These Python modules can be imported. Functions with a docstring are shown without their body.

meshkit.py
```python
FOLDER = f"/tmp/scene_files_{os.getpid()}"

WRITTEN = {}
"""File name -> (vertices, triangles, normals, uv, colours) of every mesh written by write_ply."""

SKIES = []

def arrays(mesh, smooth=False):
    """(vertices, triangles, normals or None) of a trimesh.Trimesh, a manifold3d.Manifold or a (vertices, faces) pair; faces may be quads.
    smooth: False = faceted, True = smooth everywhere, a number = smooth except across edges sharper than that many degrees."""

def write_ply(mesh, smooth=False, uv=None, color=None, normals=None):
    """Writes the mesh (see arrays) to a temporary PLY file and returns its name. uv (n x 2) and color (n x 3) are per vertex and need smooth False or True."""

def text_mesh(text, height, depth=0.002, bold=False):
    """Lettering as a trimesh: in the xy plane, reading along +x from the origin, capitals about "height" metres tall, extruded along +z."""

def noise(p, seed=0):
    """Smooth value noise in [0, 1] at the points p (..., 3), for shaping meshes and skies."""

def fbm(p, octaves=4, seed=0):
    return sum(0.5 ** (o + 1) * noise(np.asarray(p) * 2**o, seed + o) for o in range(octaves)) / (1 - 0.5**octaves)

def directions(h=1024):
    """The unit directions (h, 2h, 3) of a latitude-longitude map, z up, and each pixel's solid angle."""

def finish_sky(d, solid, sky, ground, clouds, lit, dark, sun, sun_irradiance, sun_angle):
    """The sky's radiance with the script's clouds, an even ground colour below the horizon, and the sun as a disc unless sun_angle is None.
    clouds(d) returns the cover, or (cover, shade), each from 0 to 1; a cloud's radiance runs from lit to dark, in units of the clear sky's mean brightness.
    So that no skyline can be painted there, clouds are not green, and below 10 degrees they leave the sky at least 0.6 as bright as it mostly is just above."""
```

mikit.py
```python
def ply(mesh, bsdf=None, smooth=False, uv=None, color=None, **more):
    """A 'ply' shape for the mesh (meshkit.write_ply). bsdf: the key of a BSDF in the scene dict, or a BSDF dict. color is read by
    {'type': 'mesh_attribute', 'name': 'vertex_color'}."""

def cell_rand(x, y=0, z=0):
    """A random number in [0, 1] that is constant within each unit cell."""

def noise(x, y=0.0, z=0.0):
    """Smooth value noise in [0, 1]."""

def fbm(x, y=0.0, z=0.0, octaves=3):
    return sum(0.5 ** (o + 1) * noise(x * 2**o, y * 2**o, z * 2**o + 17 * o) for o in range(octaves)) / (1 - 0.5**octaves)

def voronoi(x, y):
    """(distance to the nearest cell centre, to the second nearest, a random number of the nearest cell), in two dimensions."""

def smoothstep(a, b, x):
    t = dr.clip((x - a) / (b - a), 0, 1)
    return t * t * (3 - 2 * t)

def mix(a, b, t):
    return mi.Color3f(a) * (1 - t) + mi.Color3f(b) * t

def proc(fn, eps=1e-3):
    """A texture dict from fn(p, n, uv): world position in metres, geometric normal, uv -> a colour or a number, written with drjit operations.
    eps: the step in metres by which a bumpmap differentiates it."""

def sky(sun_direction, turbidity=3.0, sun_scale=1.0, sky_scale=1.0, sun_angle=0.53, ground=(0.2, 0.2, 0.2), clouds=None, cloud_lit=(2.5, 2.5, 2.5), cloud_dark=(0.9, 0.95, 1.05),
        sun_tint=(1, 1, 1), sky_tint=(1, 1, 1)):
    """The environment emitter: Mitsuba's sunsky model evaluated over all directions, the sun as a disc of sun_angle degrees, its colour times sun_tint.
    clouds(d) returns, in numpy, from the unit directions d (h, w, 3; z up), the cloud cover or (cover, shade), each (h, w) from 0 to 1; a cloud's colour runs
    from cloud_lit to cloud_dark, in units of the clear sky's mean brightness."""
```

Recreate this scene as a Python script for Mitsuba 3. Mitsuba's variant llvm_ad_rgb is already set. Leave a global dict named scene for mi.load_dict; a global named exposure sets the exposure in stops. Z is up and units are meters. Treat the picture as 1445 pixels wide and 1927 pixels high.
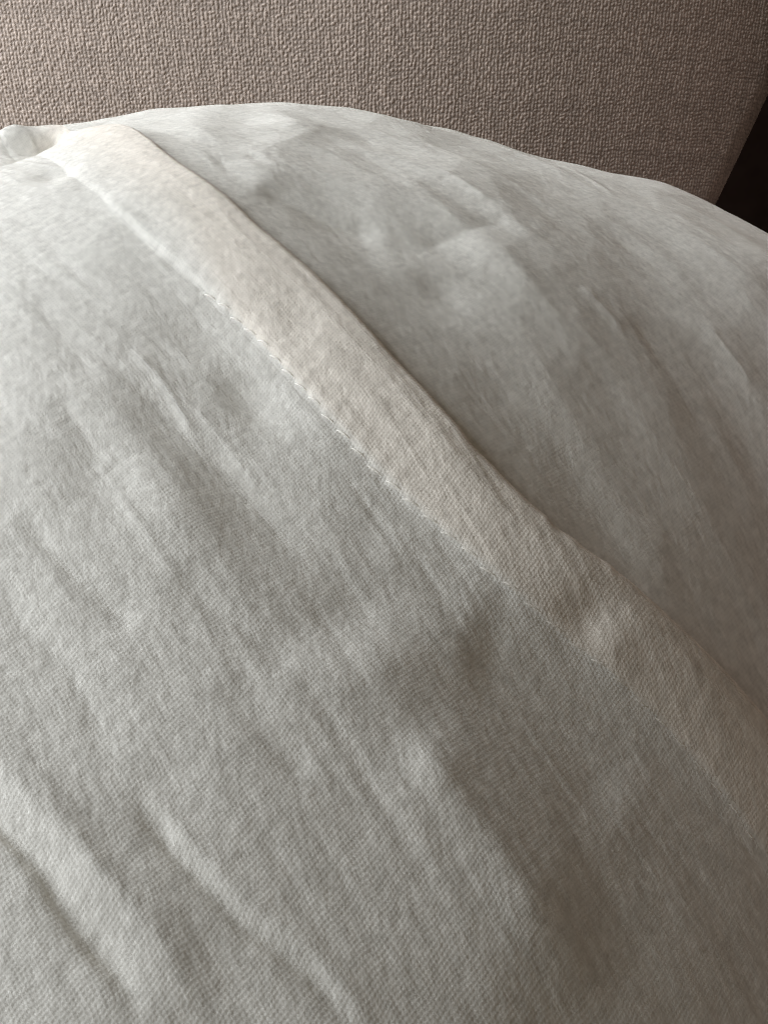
import math
import numpy as np
import trimesh
import drjit as dr
import mitsuba as mi
import mikit
import meshkit

T = mi.ScalarTransform4f
scene, labels = {}, {}

# ---------------------------------------------------------------- camera, light, exposure
H = 0.20                                   # height of the lens above the sofa seat
PITCH = math.radians(32)
look = np.array([0, math.cos(PITCH), -math.sin(PITCH)])
scene['camera'] = {
    'type': 'thinlens', 'fov': 52.79, 'fov_axis': 'x', 'near_clip': 0.005, 'far_clip': 50.0,
    'aperture_radius': 0.00022, 'focus_distance': 0.205,
    'to_world': T().look_at(origin=[0, 0, H], target=(np.array([0, 0, H]) + look).tolist(), up=[0, 0, 1]),
}
exposure = -0.06
# the window beside the sofa: a tall rectangle of daylight to the left
scene['window_light'] = {
    'type': 'rectangle',
    'to_world': T().look_at(origin=[-0.84, 0.12, 0.58], target=[0, 0.15, 0.15], up=[0, 0, 1]).scale([0.24, 0.34, 1]),
    'emitter': {'type': 'area', 'radiance': {'type': 'rgb', 'value': [14.5, 15.4, 16.6]}},
    'bsdf': {'type': 'diffuse', 'reflectance': {'type': 'rgb', 'value': [0.5, 0.5, 0.5]}},
}
labels['window_light'] = {'label': 'bright daylight window standing to the left, outside the picture', 'category': 'window'}
# light that the room gives back
scene['room_light'] = {'type': 'constant', 'radiance': {'type': 'rgb', 'value': [0.106, 0.093, 0.063]}}


def tag(key, label=None, cat=None, group=None, kind=None):
    labels[key] = {k: v for k, v in (('label', label), ('category', cat), ('group', group), ('kind', kind)) if v}


# ---------------------------------------------------------------- materials
def cotton_height(p, n, uv):
    """Plain weave of fine thread with slubs and soft creases; uv in metres along / across the hem."""
    s, r = uv.x, uv.y
    ws = s + 0.00042 * (mikit.noise(s * 330, r * 520, 3.0) - 0.5)
    wr = r + 0.00042 * (mikit.noise(s * 520, r * 330, 7.0) - 0.5)
    k = 2 * math.pi / 0.00052
    a, b = dr.cos(ws * k), dr.cos(wr * k)
    weave = dr.maximum(a, b) + 0.25 * a * b
    fuzz = mikit.fbm(s * 700, r * 1200, 1.0, 3)
    slub = mikit.noise(s * 230, r * 420, 5.0)
    return 0.5 + 0.085 * weave + 0.52 * (fuzz - 0.5) + 0.12 * (slub - 0.5)


def cotton_tone(s, r):
    """0..1: thread to thread unevenness and the small dark gaps between threads."""
    k = 2 * math.pi / 0.00052
    ws = s + 0.00042 * (mikit.noise(s * 330, r * 520, 3.0) - 0.5)
    wr = r + 0.00042 * (mikit.noise(s * 520, r * 330, 7.0) - 0.5)
    gap = dr.maximum(dr.cos(ws * k), dr.cos(wr * k))
    f = mikit.fbm(s * 900 + r * 130, r * 1000 - s * 90, 11.0, 3)
    warp = mikit.noise(s * 190, r / 0.0009, 23.0)
    weft = mikit.noise(s / 0.0009, r * 190, 29.0)
    g = mikit.noise(s / 0.00075, r / 0.00065, 17.0)
    return dr.clip(0.54 + 0.60 * (f - 0.5) + 0.36 * (g - 0.5) + 0.24 * (warp + weft - 1) + 0.11 * gap, 0, 1)


def cotton_color(p, n, uv):
    return mikit.mix((0.52, 0.496, 0.441), (0.78, 0.752, 0.682), cotton_tone(uv.x, uv.y))


def hem_color(p, n, uv):
    q = 0.0
    for c in HP[::-1]:
        q = q * (uv.x * 10) + c
    q = uv.y - q
    k = mikit.smoothstep(-0.0008, mikit.smoothstep(-0.11, -0.15, uv.x) * 0.014 + 0.0012, q)
    return mikit.mix((0.52, 0.496, 0.441), (0.78, 0.752, 0.682), cotton_tone(uv.x, uv.y)) * mikit.mix((1, 1, 1), (1.045, 0.995, 0.955), k)


def cotton(color, scale):
    return {'type': 'twosided', 'b': {'type': 'bumpmap', 't': mikit.proc(cotton_height, eps=8e-5), 'scale': scale,
            'b': {'type': 'principled', 'base_color': mikit.proc(color), 'roughness': 0.85, 'specular': 0.25, 'sheen': 0.35, 'sheen_tint': 0.3}}}


scene['cotton'] = cotton(cotton_color, 0.00022)
scene['cotton_hem'] = cotton(hem_color, 0.00022)
scene['thread'] = {'type': 'twosided', 'b': {'type': 'principled', 'base_color': {'type': 'rgb', 'value': [0.76, 0.72, 0.64]}, 'roughness': 0.6, 'sheen': 0.3}}
scene['upholstery'] = {'type': 'twosided', 'b': {'type': 'principled', 'base_color': {'type': 'mesh_attribute', 'name': 'vertex_color'}, 'roughness': 0.75, 'specular': 0.3, 'sheen': 0.2}}


def dark_color(p, n, uv):
    return mikit.mix((0.10, 0.066, 0.058), (0.16, 0.108, 0.096), mikit.fbm(p.x * 90, p.y * 90, p.z * 90, 4))


scene['dark_brown'] = {'type': 'twosided', 'b': {'type': 'principled', 'base_color': mikit.proc(dark_color), 'roughness': 0.6}}

# ---------------------------------------------------------------- the pillow's large form
# <<BASE
AX = np.array([0.70, -0.7141428])          # along the hem, towards the lens
BX = np.array([0.7141428, 0.70])           # across it, to the right


def base(x, y):
    """Height of the stuffed pillow above the seat at the plan position x, y (metres)."""
    m = np.clip((0.21 - y) / 0.14, 0, 1)
    z = 0.184 - 1.7 * (y - 0.26) ** 2 - (1.3 + 2.7 * m * m * (3 - 2 * m)) * (x + 0.05) ** 2
    k = np.clip((y - 0.14) / 0.10, 0, 1)
    k = k * k * (3 - 2 * k)
    low = lambda q: np.interp(q, [-0.30, -0.13, -0.09, -0.045, 0.0, 0.035, 0.062, 0.085, 0.11, 0.3], [9, 8, 7, 4.2, 3.4, 5.6, 6.2, 3.2, 1.2, 0])
    z = z - k * 0.001 * sum(w * low(x + d) for d, w in ((-0.03, .06), (-0.02, .12), (-0.01, .2), (0, .24), (0.01, .2), (0.02, .12), (0.03, .06)))
    return z - 110 * np.clip(y - 0.283, 0, None) ** 2
# BASE>>


EDGE = [(-212.5, 102.7), (-191.0, 100.0), (-157.1, 91.7), (-138.2, 90.3), (-126.1, 88.7), (-111.2, 89.1), (-97.1, 89.0), (-84.4, 89.6), (-72.4, 90.2), (-61.7, 91.9), (-52.6, 95.6), (-44.6, 101.3), (-37.5, 105.4), (-30.1, 109.9), (-21.8, 115.2)]
STITCH = [(-189.6, 81.4), (-176.1, 78.4), (-145.1, 74.2), (-120.3, 74.8), (-109.3, 75.6), (-97.8, 75.4), (-87.3, 75.5), (-76.3, 76.9), (-66.9, 79.7), (-57.5, 82.4), (-49.4, 86.7), (-44.5, 89.5), (-36.0, 94.3), (-26.6, 98.5), (-16.2, 102.2)]
CREASES = [
    (-1.8, 3.5, 1.9, [(-99.5, 5.7), (-82.7, 7.6), (-76.7, 8.6), (-69.8, 9.9), (-65.4, 10.0), (-60.7, 10.5), (-56.9, 11.5), (-53.6, 11.6), (-49.4, 12.2)]),
    (-1.4, 3.2, 1.8, [(-69.3, 22.2), (-64.7, 22.4), (-59.4, 23.3), (-53.9, 24.3), (-49.8, 25.4), (-45.2, 27.3), (-41.4, 28.6), (-38.4, 29.3), (-33.8, 30.2)]),
    (-0.5, 3, 2, [(-71.2, 37.1), (-67.3, 38.4), (-62.3, 38.8), (-58.7, 39.4), (-54.2, 40.1)]),
    (-0.6, 3.5, 2.5, [(-108.2, 29.4), (-101.6, 29.5), (-92.5, 31.2), (-86.6, 32.1), (-81.4, 33.3)]),
    (-0.6, 3.5, 2.5, [(-102.2, 21.7), (-91.9, 22.4), (-83.2, 23.5), (-76.5, 23.1), (-71.5, 22.9)]),
    (-0.5, 4, 2.5, [(-86.2, 40.3), (-81.0, 41.9), (-76.2, 43.8), (-70.4, 45.7), (-64.6, 46.4)]),
    (0.5, 1.2, 1.2, [(-121.8, 57.9), (-117.6, 58.3), (-113.2, 58.4), (-105.4, 57.6), (-100.6, 56.7)]),
    (-0.35, 2, 2, [(-121.8, 43.7), (-118.0, 43.9), (-109.6, 43.1), (-105.3, 43.2)]),
    (-0.4, 2.5, 2.5, [(-101.8, 57.6), (-93.1, 57.2), (-84.8, 57.7), (-77.1, 58.4)]),
    (-0.3, 3, 2, [(-144.1, 52.0), (-130.4, 50.7), (-118.1, 50.4)]),
    (2.2, 16, 14, [(-69.2, 58.7), (-58.1, 56.7), (-48.3, 55.4), (-37.8, 55.3), (-30.1, 55.7), (-19.6, 57.4)]),
    (-1.1, 9, 9, [(-56.8, 71.3), (-48.9, 75.2), (-37.6, 78.0), (-27.5, 79.4)]),
    (0.5, 5, 5, [(-74.9, 69.6), (-67.8, 73.2), (-59.9, 76.0), (-53.5, 77.9)]),
    (0.25, 1.8, 1.8, [(-136.2, 151.1), (-128.5, 150.2), (-116.9, 149.3)]),
    (0.4, 2, 2, [(-151.7, 217.1), (-130.7, 206.2), (-111.0, 197.3)]),
    (0.35, 1.6, 1.6, [(-89.4, 146.5), (-83.7, 146.8), (-77.1, 147.7)]),
    (0.5, 2, 2, [(-72.2, 172.0), (-64.7, 172.3), (-57.0, 172.4)]),
    (-0.3, 4, 4, [(-113.0, 118.0), (-111.3, 132.7), (-111.8, 150.9)]),
    (0.2, 4, 3.5, [(-102.6, 122.9), (-103.0, 139.1), (-107.9, 161.2)]),
    (-1.3, 5, 6, [(-143.2, 102.2), (-133.9, 106.1), (-125.6, 110.4), (-118.9, 117.7)]),
    (0.4, 5, 5, [(-105.6, 136.8), (-92.6, 133.5), (-82.7, 132.0), (-71.1, 127.8)]),
    (-0.54, 6.5, 6.5, [(-157.4, 101.5), (-156.3, 106.3), (-154.7, 114.0)]),
    (-0.48, 6.5, 6.5, [(-215.1, 113.4), (-182.2, 107.9), (-162.7, 111.0), (-156.3, 115.3)]),
    (0.36, 5.2, 5.2, [(-176.6, 150.6), (-165.3, 133.8), (-161.3, 119.2)]),
    (-0.6, 7.8, 7.8, [(-113.2, 119.8), (-111.6, 133.1), (-111.2, 149.2)]),
    (0.24, 3.9, 3.9, [(-130.0, 150.1), (-123.0, 149.7), (-117.6, 149.2)]),
    (0.24, 3.9, 3.9, [(-165.5, 146.3), (-131.7, 139.0), (-107.0, 133.0), (-88.9, 129.0)]),
    (-0.36, 5.2, 3.9, [(-80.8, 155.2), (-71.0, 151.6), (-62.8, 150.5), (-54.0, 148.5)]),
    (0.3, 5.2, 5.2, [(-91.8, 143.8), (-80.2, 145.9), (-67.2, 144.0), (-58.5, 146.3)]),
    (0.42, 5.2, 6.5, [(-51.2, 122.5), (-47.8, 118.5), (-43.7, 114.6)]),
    (-6.5, 13, 6, [(-213.9, 69.2), (-217.8, 78.8), (-217.7, 85.8), (-222.7, 92.3), (-236.0, 102.2)]),
    (1.25, 3.6, 2.6, [(-98.4, 9.1), (-88.2, 10.7), (-78.5, 11.9), (-70.1, 13.8), (-59.4, 15.9), (-53.4, 16.8), (-45.9, 17.0)]),
    (1.1, 2.6, 2.2, [(-68.5, 24.0), (-63.2, 24.2), (-57.6, 25.1), (-52.2, 26.1), (-47.8, 27.5), (-43.3, 29.5), (-39.0, 30.7), (-32.9, 32.1)]),
    (1.6, 9, 8, [(-52.5, 55.4), (-43.4, 55.8), (-37.0, 56.7), (-30.6, 56.9), (-22.1, 58.1), (-15.7, 58.9)]),
]
DENTS = [
    (3, (-243.9, 92.2), 6, 7, 0),
    (-1.2, (-182.2, 76.8), 5, 4, 0),
    (-1, (-116.2, 69.3), 8, 4, 20),
    (-1.2, (-101.5, 68.1), 7, 4, 0),
    (-1, (-105.1, 54.8), 9, 5, 0),
    (-0.9, (-104.4, 41.6), 9, 5, 0),
    (-0.8, (-92.3, 55.5), 10, 5, 0),
    (0.8, (-85.1, 73.4), 14, 5, 0),
    (0.6, (-94.0, 45.0), 10, 6, 0),
    (-0.45, (-104.4, 81.6), 4, 2.5, 0),
    (-0.6, (-77.1, 93.4), 6, 2, 0),
    (0.65, (-42.5, 93.5), 4, 3.5, 20),
    (-1.4, (-46.4, 93.0), 5, 2.5, 60),
    (-1.5, (-128.5, 107.2), 12, 10, 0),
    (0.7, (-101.1, 135.0), 14, 9, 0),
    (-1, (-100.8, 113.0), 6, 8, 0),
    (-1.5, (-59.1, 110.4), 16, 7, 0),
    (1, (-47.9, 113.9), 12, 6, 0),
    (0.7, (-179.5, 143.8), 10, 14, 0),
    (-0.8, (-116.4, 110.7), 10, 10, 0),
    (1, (-76.5, 213.4), 8, 8, 0),
    (-0.8, (-71.7, 159.4), 14, 8, 0),
]


def curve(pts, n=14):
    """Catmull-Rom through the points (mm), as metres."""
    p = np.array(pts, float) * 0.001
    p = np.vstack([2 * p[0] - p[1], p, 2 * p[-1] - p[-2]])
    t = np.linspace(0, 1, n, endpoint=False)[:, None]
    out = [0.5 * (2 * b + (c - a) * t + (2 * a - 5 * b + 4 * c - d) * t * t + (3 * b - a - 3 * c + d) * t ** 3) for a, b, c, d in zip(p, p[1:], p[2:], p[3:])]
    return np.vstack(out + [p[-2:-1]])


def function_of_s(pts):
    c = curve(pts)
    c = c[np.argsort(c[:, 0])]
    a, b = (c[5] - c[0]), (c[-1] - c[-6])
    c = np.vstack([c[0] - a * 40 * np.array([1, 0.6]), c, c[-1] + b * 40 * np.array([1, 0.6])])
    sg = np.linspace(-0.6, 0.4, 4001)
    v = np.interp(sg, c[:, 0], c[:, 1])
    w = np.exp(-0.5 * (np.arange(-40, 41) / 14.0) ** 2)
    v = np.convolve(np.pad(v, 40, mode='edge'), w / w.sum(), 'valid')
    return lambda s: np.interp(s, sg, v)


edge_of, stitch_of = function_of_s(EDGE), function_of_s(STITCH)
HP = [float(c) for c in np.polyfit(np.linspace(-2.3, 0.1, 300), stitch_of(np.linspace(-0.23, 0.01, 300)), 9)[::-1]]


def smooth(a, b, x):
    t = np.clip((x - a) / (b - a), 0, 1)
    return t * t * (3 - 2 * t)


def creases(s, r):
    """Creases and dents of the cloth: height in metres at hem coordinates s, r."""
    out = np.zeros_like(s)
    flat_s, flat_r, flat = s.ravel(), r.ravel(), out.ravel()
    for amp, wl, wr, pts in CREASES:
        c = curve(pts, 6)
        far = 3.2e-3 * max(wl, wr)
        near = np.nonzero((flat_s > c[:, 0].min() - far) & (flat_s < c[:, 0].max() + far) & (flat_r > c[:, 1].min() - far) & (flat_r < c[:, 1].max() + far))[0]
        if not len(near):
            continue
        ps, pr = flat_s[near], flat_r[near]
        best, side, at = np.full(len(near), 9.0), np.zeros(len(near)), np.zeros(len(near))
        lens = np.concatenate([[0], np.cumsum(np.linalg.norm(np.diff(c, axis=0), axis=1))])
        for k in range(len(c) - 1):
            d = c[k + 1] - c[k]
            L = max(np.hypot(*d), 1e-9)
            u = np.clip(((ps - c[k, 0]) * d[0] + (pr - c[k, 1]) * d[1]) / L ** 2, 0, 1)
            es, er = ps - c[k, 0] - u * d[0], pr - c[k, 1] - u * d[1]
            q = np.hypot(es, er)
            m = q < best
            best[m], side[m], at[m] = q[m], np.sign(d[0] * er - d[1] * es)[m], (lens[k] + u * L)[m]
        wob = 0.88 + 0.24 * meshkit.noise(np.stack([ps * 90, pr * 90, ps * 0 + amp], -1), 31)
        w = np.where(side > 0, wl, wr) * 1e-3 * wob
        x = best / w
        taper = smooth(0, 0.22, at / lens[-1]) * smooth(1, 0.78, at / lens[-1])
        flat[near] += amp * 1e-3 * np.exp(-np.sqrt(x * x + 0.06) * 1.6 + 0.39) * taper
    for amp, (cs, cr), ra, rb, ang in DENTS:
        ds, dq = s - cs * 1e-3, r - cr * 1e-3
        ca, sa = math.cos(math.radians(ang)), math.sin(math.radians(ang))
        out += amp * 1e-3 * np.exp(-((ds * ca + dq * sa) / (ra * 1e-3)) ** 2 - ((dq * ca - ds * sa) / (rb * 1e-3)) ** 2)
    return out


def relief(s, r):
    """Small random unevenness of washed cotton, drawn out along the hem."""
    P = lambda a, b, c: np.stack([s * a, r * b, s * 0 + c], -1)
    w = 0.016 * (meshkit.noise(P(20, 20, 9), 4) - 0.5)
    P2 = lambda a, b, c: np.stack([(s + w) * a, (r + w) * b, s * 0 + c], -1)
    fold = lambda a, b, c, k: 1 - np.sqrt((2 * meshkit.fbm(P2(a, b, c), 2, k) - 1) ** 2 + 0.004)      # soft-crested ridges
    some = meshkit.noise(P(30, 30, 4), 17)
    return (1.3e-3 * (meshkit.fbm(P2(16, 58, 1), 2, 1) - 0.5) + 0.75e-3 * some * fold(13, 105, 2, 2) + 0.27e-3 * (1 - 0.6 * some) * fold(40, 330, 5, 6)
            + 0.05e-3 * (meshkit.fbm(P2(300, 480, 3), 2, 3) - 0.5))


def crumple(s, r, cell, seed):
    """Broad angular facets: distance to scattered points, its creases slightly rounded."""
    rng = np.random.default_rng(seed)
    jit = rng.random((64, 64, 3))
    a, b = s / (1.5 * cell) + 30, r / cell + 30
    i0, j0 = np.floor(a).astype(int), np.floor(b).astype(int)
    acc = np.zeros_like(a)
    for di in (-1, 0, 1):
        for dj in (-1, 0, 1):
            i, j = i0 + di, j0 + dj
            q = jit[i % 64, j % 64]
            d = np.hypot(a - i - q[..., 0], b - j - q[..., 1]) + 0.35 * q[..., 2]
            acc += np.exp(-36 * d)
    return -np.log(acc) / 36


def plan(s, r):
    return s * AX[0] + r * BX[0], s * AX[1] + r * BX[1]


def under_height(s, r):
    x, y = plan(s, r)
    t = r - edge_of(s)
    soft = 0.42
    z = base(x, y) + creases(s, r) + relief(s, r) * soft + (0.0024 * (crumple(s + 0.3 * r, r, 0.034, 3) - 0.45) + 0.0009 * (crumple(s, r, 0.015, 4) - 0.45)) * smooth(0.0, 0.02, t) + (0.80 - 0.35 * smooth(-0.12, -0.05, s)) * lift(s, t * 0) * np.exp(-np.clip(t - 0.001, 0, None) / 0.019) * smooth(-0.016, 0.0, t) - 0.0006 * smooth(0.003, -0.001, t)
    return np.maximum(z, -0.006)


def lift(s, t):
    """How far the upper layer stands off the lower one, t metres right of the folded edge."""
    full = 0.0020 + 0.0032 * smooth(-0.235, -0.17, s) + 0.0036 * smooth(-0.10, -0.03, s)
    prof = np.interp(t, [-0.2, -0.09, -0.05, -0.03, -0.018, -0.010, -0.003, 0.0, 0.02], [0, 0, 0.06, 0.16, 0.36, 0.68, 0.96, 1.0, 1.0])
    return full * prof


STITCH_0, STITCH_STEP = -0.1225, 0.0034


def top_height(s, r):
    x, y = plan(s, r)
    t, q = r - edge_of(s), r - stitch_of(s)
    hem = smooth(-0.0008, 0.0008, q) * smooth(-0.19, -0.12, s)
    ph = np.abs((s - STITCH_0) / STITCH_STEP - np.round((s - STITCH_0) / STITCH_STEP)) * STITCH_STEP      # distance to the nearest needle hole
    seen = smooth(-0.135, -0.115, s) * smooth(-0.045, -0.085, s)
    pucker = -np.exp(-(ph / 0.0008) ** 2 - (q / 0.0007) ** 2) + 0.6 * (0.5 - 0.5 * np.cos(np.pi * np.clip(ph / (STITCH_STEP / 2), 0, 1))) * np.exp(-((q - 0.0014) / 0.0016) ** 2) * smooth(0.0, 0.0012, q)
    z = base(x, y) + creases(s, r) + relief(s, r) + 0.0005 * (crumple(s, r, 0.016, 5) - 0.45) - 0.0034 * np.exp(-((q + 0.003) / np.where(q < -0.003, 0.022, 0.008)) ** 2) * smooth(-0.15, -0.10, s) * smooth(0.02, -0.05, s) + lift(s, t)
    z += 0.0006 * hem * smooth(0.0, -0.07, s) - 0.0002 * np.exp(-(q / 0.0009) ** 2) + 0.00013 * pucker * seen
    return np.maximum(z, -0.006)


def axis(lo, a, b, hi, step, grow=1.25, most=0.012):
    """Fine steps between a and b, growing ones outside."""
    mid = np.linspace(a, b, int(round((b - a) / step)) + 1)
    def tail(d):
        v, st = [], step
        while sum(v) < d:
            st = min(st * grow, most)
            v.append(st)
        return np.cumsum(v) * d / sum(v) if d > 0 else np.zeros(0)
    return np.concatenate([a - tail(a - lo)[::-1], mid, b + tail(hi - b)])


def grid_faces(n, m):
    i, j = np.meshgrid(np.arange(n - 1), np.arange(m - 1), indexing='ij')
    q = (i * m + j).ravel()
    return np.vstack([np.stack([q, q + m, q + m + 1], 1), np.stack([q, q + m + 1, q + 1], 1)])


def sheet(key, S, R, Z, mat, extra=None):
    x, y = plan(S, R)
    v = np.stack([x, y, Z], -1)
    uv = np.stack([S, R], -1)
    if extra is not None:
        v, uv = np.concatenate([v, extra[0]], 1), np.concatenate([uv, extra[1]], 1)
    n, m = v.shape[:2]
    scene[key] = mikit.ply((v.reshape(-1, 3), grid_faces(n, m)), mat, smooth=True, uv=uv.reshape(-1, 2))


STEP = 0.00042
s_ax = axis(-0.42, -0.275, 0.01, 0.16, STEP)

# lower layer: the tucked flap right of the hem
t_ax = axis(-0.016, -0.004, 0.19, 0.36, STEP)
S, Tt = np.meshgrid(s_ax, t_ax, indexing='ij')
R = edge_of(S) + Tt
Z = np.where(Tt < 0.0003, np.minimum(under_height(S, R), top_height(S, R) - 0.0012 - 0.12 * np.clip(-Tt, 0, 0.012)), under_height(S, R))
sheet('pillow__inner_flap', S, R, Z, 'cotton')
tag('pillow', 'off-white cotton pillow with a stitched diagonal hem, leaning on the woven back cushion', 'pillow')
tag('pillow__inner_flap', 'smooth shaded lower layer right of the folded hem')

# main panel left of the stitching
width = edge_of(s_ax) - stitch_of(s_ax)
q_ax = axis(-0.30, -0.135, 0.0, 0.0, STEP)
S, Q = np.meshgrid(s_ax, q_ax, indexing='ij')
R = stitch_of(S) + Q
sheet('pillow__front_panel', S, R, top_height(S, R), 'cotton')
tag('pillow__front_panel', 'creased grey-white front panel left of the stitching')

# hem band with its folded edge rolled under
f = np.linspace(0, 1, 60)
S, Fq = np.meshgrid(s_ax, f, indexing='ij')
R = stitch_of(S) + Fq * (edge_of(S) - stitch_of(S))
Z = top_height(S, R)
x, y = plan(S, R)
V = np.stack([x, y, Z], -1)
ds = np.gradient(V[:, -1], axis=0)
ds /= np.linalg.norm(ds, axis=1, keepdims=True)
dt = V[:, -1] - V[:, -4]
dt -= (dt * ds).sum(1, keepdims=True) * ds
dt /= np.linalg.norm(dt, axis=1, keepdims=True)
nn = np.cross(ds, dt)
nn *= np.sign(nn[:, 2:3])
rad = 0.0018 * smooth(-0.235, -0.15, s_ax) * (0.9 + 0.25 * meshkit.noise(np.stack([s_ax * 70, s_ax * 0, s_ax * 0], -1), 12))
rad = rad[:, None, None]
th = np.linspace(0, np.pi, 17)[1:][None, :, None]
roll = V[:, -1:, :] + rad * np.sin(th) * dt[:, None] + rad * (np.cos(th) - 1) * nn[:, None]
back = roll[:, -1:, :] - np.linspace(0.0006, 0.005, 6)[None, :, None] * (dt + 0.5 * nn)[:, None]
ext = np.concatenate([roll, back], 1)
euv = np.stack([np.repeat(s_ax[:, None], ext.shape[1], 1), R[:, -1:] + np.concatenate([np.broadcast_to(rad[:, :, 0] * th[:, :, 0], (len(s_ax), 16)), rad[:, :, 0] * np.pi + np.linspace(0.001, 0.012, 6)[None]], 1)], -1)
sheet('pillow__hem', S, R, Z, 'cotton_hem', (ext, euv))
tag('pillow__hem', 'warm lit hem band between the stitching and the folded edge')

# the stitches, one by one
rng = np.random.default_rng(5)
for k in range(32):
    s, L = STITCH_0 + (k + 0.11) * STITCH_STEP, STITCH_STEP * (0.76 + 0.05 * rng.random())
    u = np.linspace(0, 1, 7)
    ss = s + u * L
    rr = stitch_of(ss) + 0.00014 * rng.standard_normal() + 0.0005 * (u - 0.5)
    x, y = plan(ss, rr)
    hgt = 0.00024 * np.sin(np.pi * u) ** 0.6 - 0.00016 - 0.00022 * smooth(-0.080, -0.03, s)
    zz = top_height(ss, rr) + hgt
    P = np.stack([x, y, zz], -1)
    tan = np.gradient(P, axis=0)
    tan /= np.linalg.norm(tan, axis=1, keepdims=True)
    a = np.cross(tan, [0, 0, 1.0])
    a /= np.linalg.norm(a, axis=1, keepdims=True)
    b = np.cross(a, tan)
    rad_ = (0.00018 + 0.00004 * rng.random()) * np.clip(np.sin(np.pi * (0.06 + 0.88 * u)) ** 0.4, 0.2, 1)
    ph = np.arange(6) * np.pi / 3
    ring = P[:, None] + rad_[:, None, None] * (np.cos(ph)[None, :, None] * a[:, None] + np.sin(ph)[None, :, None] * b[:, None])
    i, j = np.meshgrid(np.arange(6), np.arange(6), indexing='ij')
    F4 = np.stack([i * 6 + j, i * 6 + (j + 1) % 6, (i + 1) * 6 + (j + 1) % 6, (i + 1) * 6 + j], -1).reshape(-1, 4)
    key = 'pillow__hem__stitch' + ('' if k == 0 else f'_{k:03d}')
    scene[key] = mikit.ply((ring.reshape(-1, 3), F4), 'thread', smooth=True)

# ---------------------------------------------------------------- woven back cushion
LEAN = math.radians(14)
UPV = np.array([0, math.sin(LEAN), math.cos(LEAN)])
OUT = np.array([0, -math.cos(LEAN), math.sin(LEAN)])
ORG = np.array([0, 0.362, 0.18])
CU, CV = 0.00152, 0.00154


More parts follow.
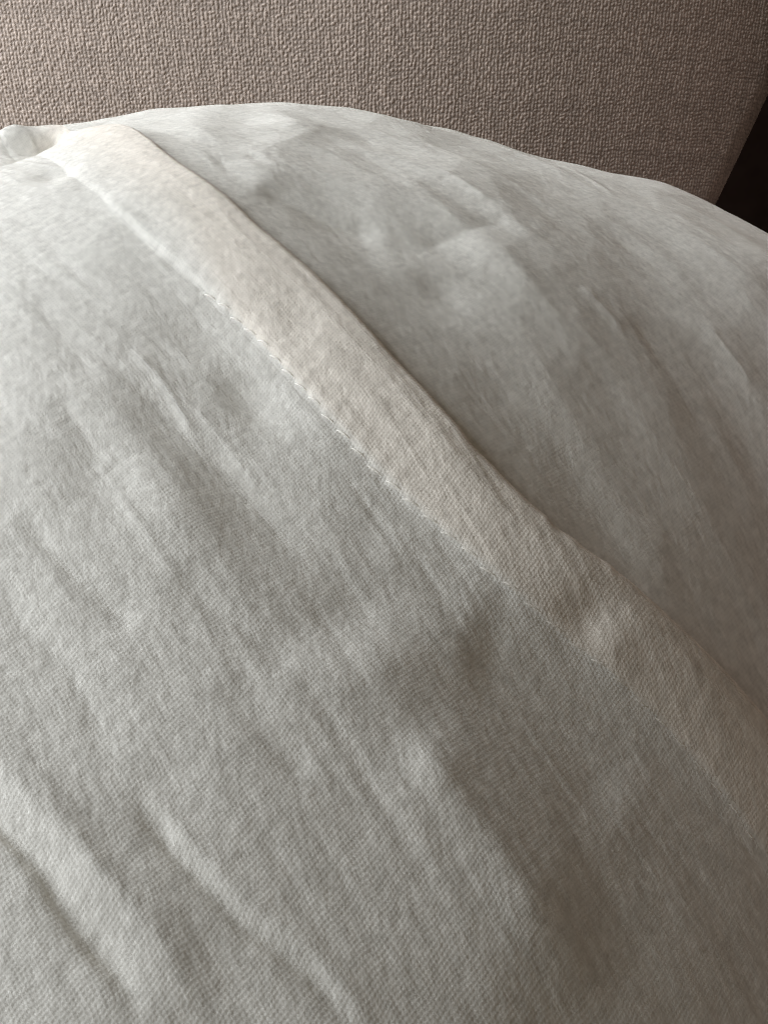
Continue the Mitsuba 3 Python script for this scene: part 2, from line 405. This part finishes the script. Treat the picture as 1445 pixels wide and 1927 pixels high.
def weave(u, v, seed=0):
    """Height (0..1) and a random number of the thread knot on top, for a coarse uneven basket weave."""
    U = u / CU + 0.9 * (meshkit.fbm(np.stack([u * 60, v * 35, u * 0], -1), 2, 41) - 0.5) + 0.35 * (meshkit.noise(np.stack([u * 400, v * 250, u * 0], -1), 42) - 0.5)
    Vv = v / CV + 1.6 * (meshkit.fbm(np.stack([u * 50, v * 40, u * 0 + 5], -1), 2, 43) - 0.5) + 0.6 * (meshkit.noise(np.stack([u * 500, v * 200, u * 0 + 3], -1), 44) - 0.5)
    i0, j0 = np.floor(U), np.floor(Vv)
    top, who = np.zeros_like(U), np.zeros_like(U)

    def rnd(i, j, k):
        h = (np.int64(1) * i.astype(np.int64) * 374761393 + j.astype(np.int64) * 668265263 + k * 1442695041) & 0xFFFFFFFF
        h = ((h ^ (h >> 13)) * 1274126177) & 0xFFFFFFFF
        return ((h ^ (h >> 16)) & 0xFFFFFF) / 16777215.0
    for di in (-1, 0, 1):
        for dj in (-1, 0, 1):
            i, j = i0 + di, j0 + dj
            r1, r2, r3, r4 = (rnd(i, j, k) for k in (1, 2, 3, 4))
            par = ((i + j).astype(np.int64) % 2)
            cx, cy = i + 0.5 + 0.26 * (r1 - 0.5), j + 0.5 + 0.34 * (r2 - 0.5)
            a = (0.40 + 0.10 * par + 0.16 * (r3 - 0.5))
            b = (0.52 - 0.10 * par + 0.34 * (r4 - 0.5))
            dd = ((U - cx) / a) ** 2 + ((Vv - cy) / b) ** 2
            hgt = (0.72 + 0.28 * par + 0.42 * (r3 - 0.5)) * np.sqrt(np.clip(1 - dd, 0, 1))
            m = hgt > top
            top, who = np.where(m, hgt, top), np.where(m, rnd(i, j, 6), who)
    return top, who


u_ax = axis(-0.45, -0.235, 0.235, 0.33, 0.00037)
v_ax = axis(-0.17, -0.066, 0.062, 0.26, 0.00037)
U, Vv = np.meshgrid(u_ax, v_ax, indexing='ij')
right = 0.150 + 0.36 * (Vv + 0.057) - 1.2 * np.clip(Vv - 0.05, 0, None) ** 2
RND = 0.014
# beyond 'right' the cloth turns round the cushion's side
over = U - right
ang = np.clip(over / RND, 0, np.pi / 2)
flatu = np.where(over < 0, U, right + RND * np.sin(ang))
deep = np.where(over < 0, 0.0, RND * (1 - np.cos(ang)) + np.clip(over - RND * np.pi / 2, 0, None))
bulge = lambda uu, vv: -1.05 * np.clip(uu + 0.03, 0, None) ** 2 - 0.35 * np.clip(-uu - 0.08, 0, None) ** 2 - 0.9 * (vv - 0.10) ** 2
hw, who = weave(U, Vv)
fine = smooth(-0.067, -0.060, Vv) * smooth(0.063, 0.056, Vv) * smooth(-0.236, -0.226, U) * smooth(0.236, 0.228, U)
hw = hw * fine + 0.55 * (1 - fine)
HW = 0.00036
nu = np.where(over < 0, 0, np.sin(ang))
no = np.where(over < 0, 1, np.cos(ang))
d_out = bulge(np.minimum(flatu, 0.3), Vv) - deep + HW * hw * no
d_u = flatu + HW * hw * nu
P = ORG + d_u[..., None] * np.array([1.0, 0, 0]) + Vv[..., None] * UPV + d_out[..., None] * OUT
slub = meshkit.noise(np.stack([U / CU * 0.45, Vv * 14, U * 0], -1), 51) * 0.5 + meshkit.noise(np.stack([U * 14, Vv / CV * 0.45, U * 0 + 2], -1), 52) * 0.5
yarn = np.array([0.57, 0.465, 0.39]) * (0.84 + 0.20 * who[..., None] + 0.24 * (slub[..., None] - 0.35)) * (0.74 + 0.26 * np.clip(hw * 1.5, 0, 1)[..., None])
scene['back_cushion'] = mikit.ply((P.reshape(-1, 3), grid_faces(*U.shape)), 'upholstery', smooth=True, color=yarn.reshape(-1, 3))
tag('back_cushion', 'taupe coarse-woven upholstered back cushion rising behind the white pillow', 'cushion')

# ---------------------------------------------------------------- the sofa that carries them
def rounded_box(lo, hi, r=0.012):
    lo, hi = np.array(lo, float) + r, np.array(hi, float) - r
    pts = np.array([[(lo, hi)[a][0], (lo, hi)[b][1], (lo, hi)[c][2]] for a in (0, 1) for b in (0, 1) for c in (0, 1)])
    ball = trimesh.creation.icosphere(subdivisions=2, radius=r).vertices
    return trimesh.convex.convex_hull((pts[:, None] + ball[None]).reshape(-1, 3))


scene['sofa__seat'] = mikit.ply(rounded_box([-0.62, -0.40, -0.16], [0.40, 0.46, -0.001], 0.02), 'dark_brown', smooth=40)
scene['sofa__arm'] = mikit.ply(rounded_box([0.186, -0.05, 0.0], [0.40, 0.40, 0.30], 0.03), 'dark_brown', smooth=40)
scene['sofa__backrest'] = mikit.ply(rounded_box([-0.62, 0.455, -0.16], [0.40, 0.60, 0.50], 0.03), 'dark_brown', smooth=40)
tag('sofa', 'dark brown sofa seen in the deep shadow right of the woven cushion', 'sofa')
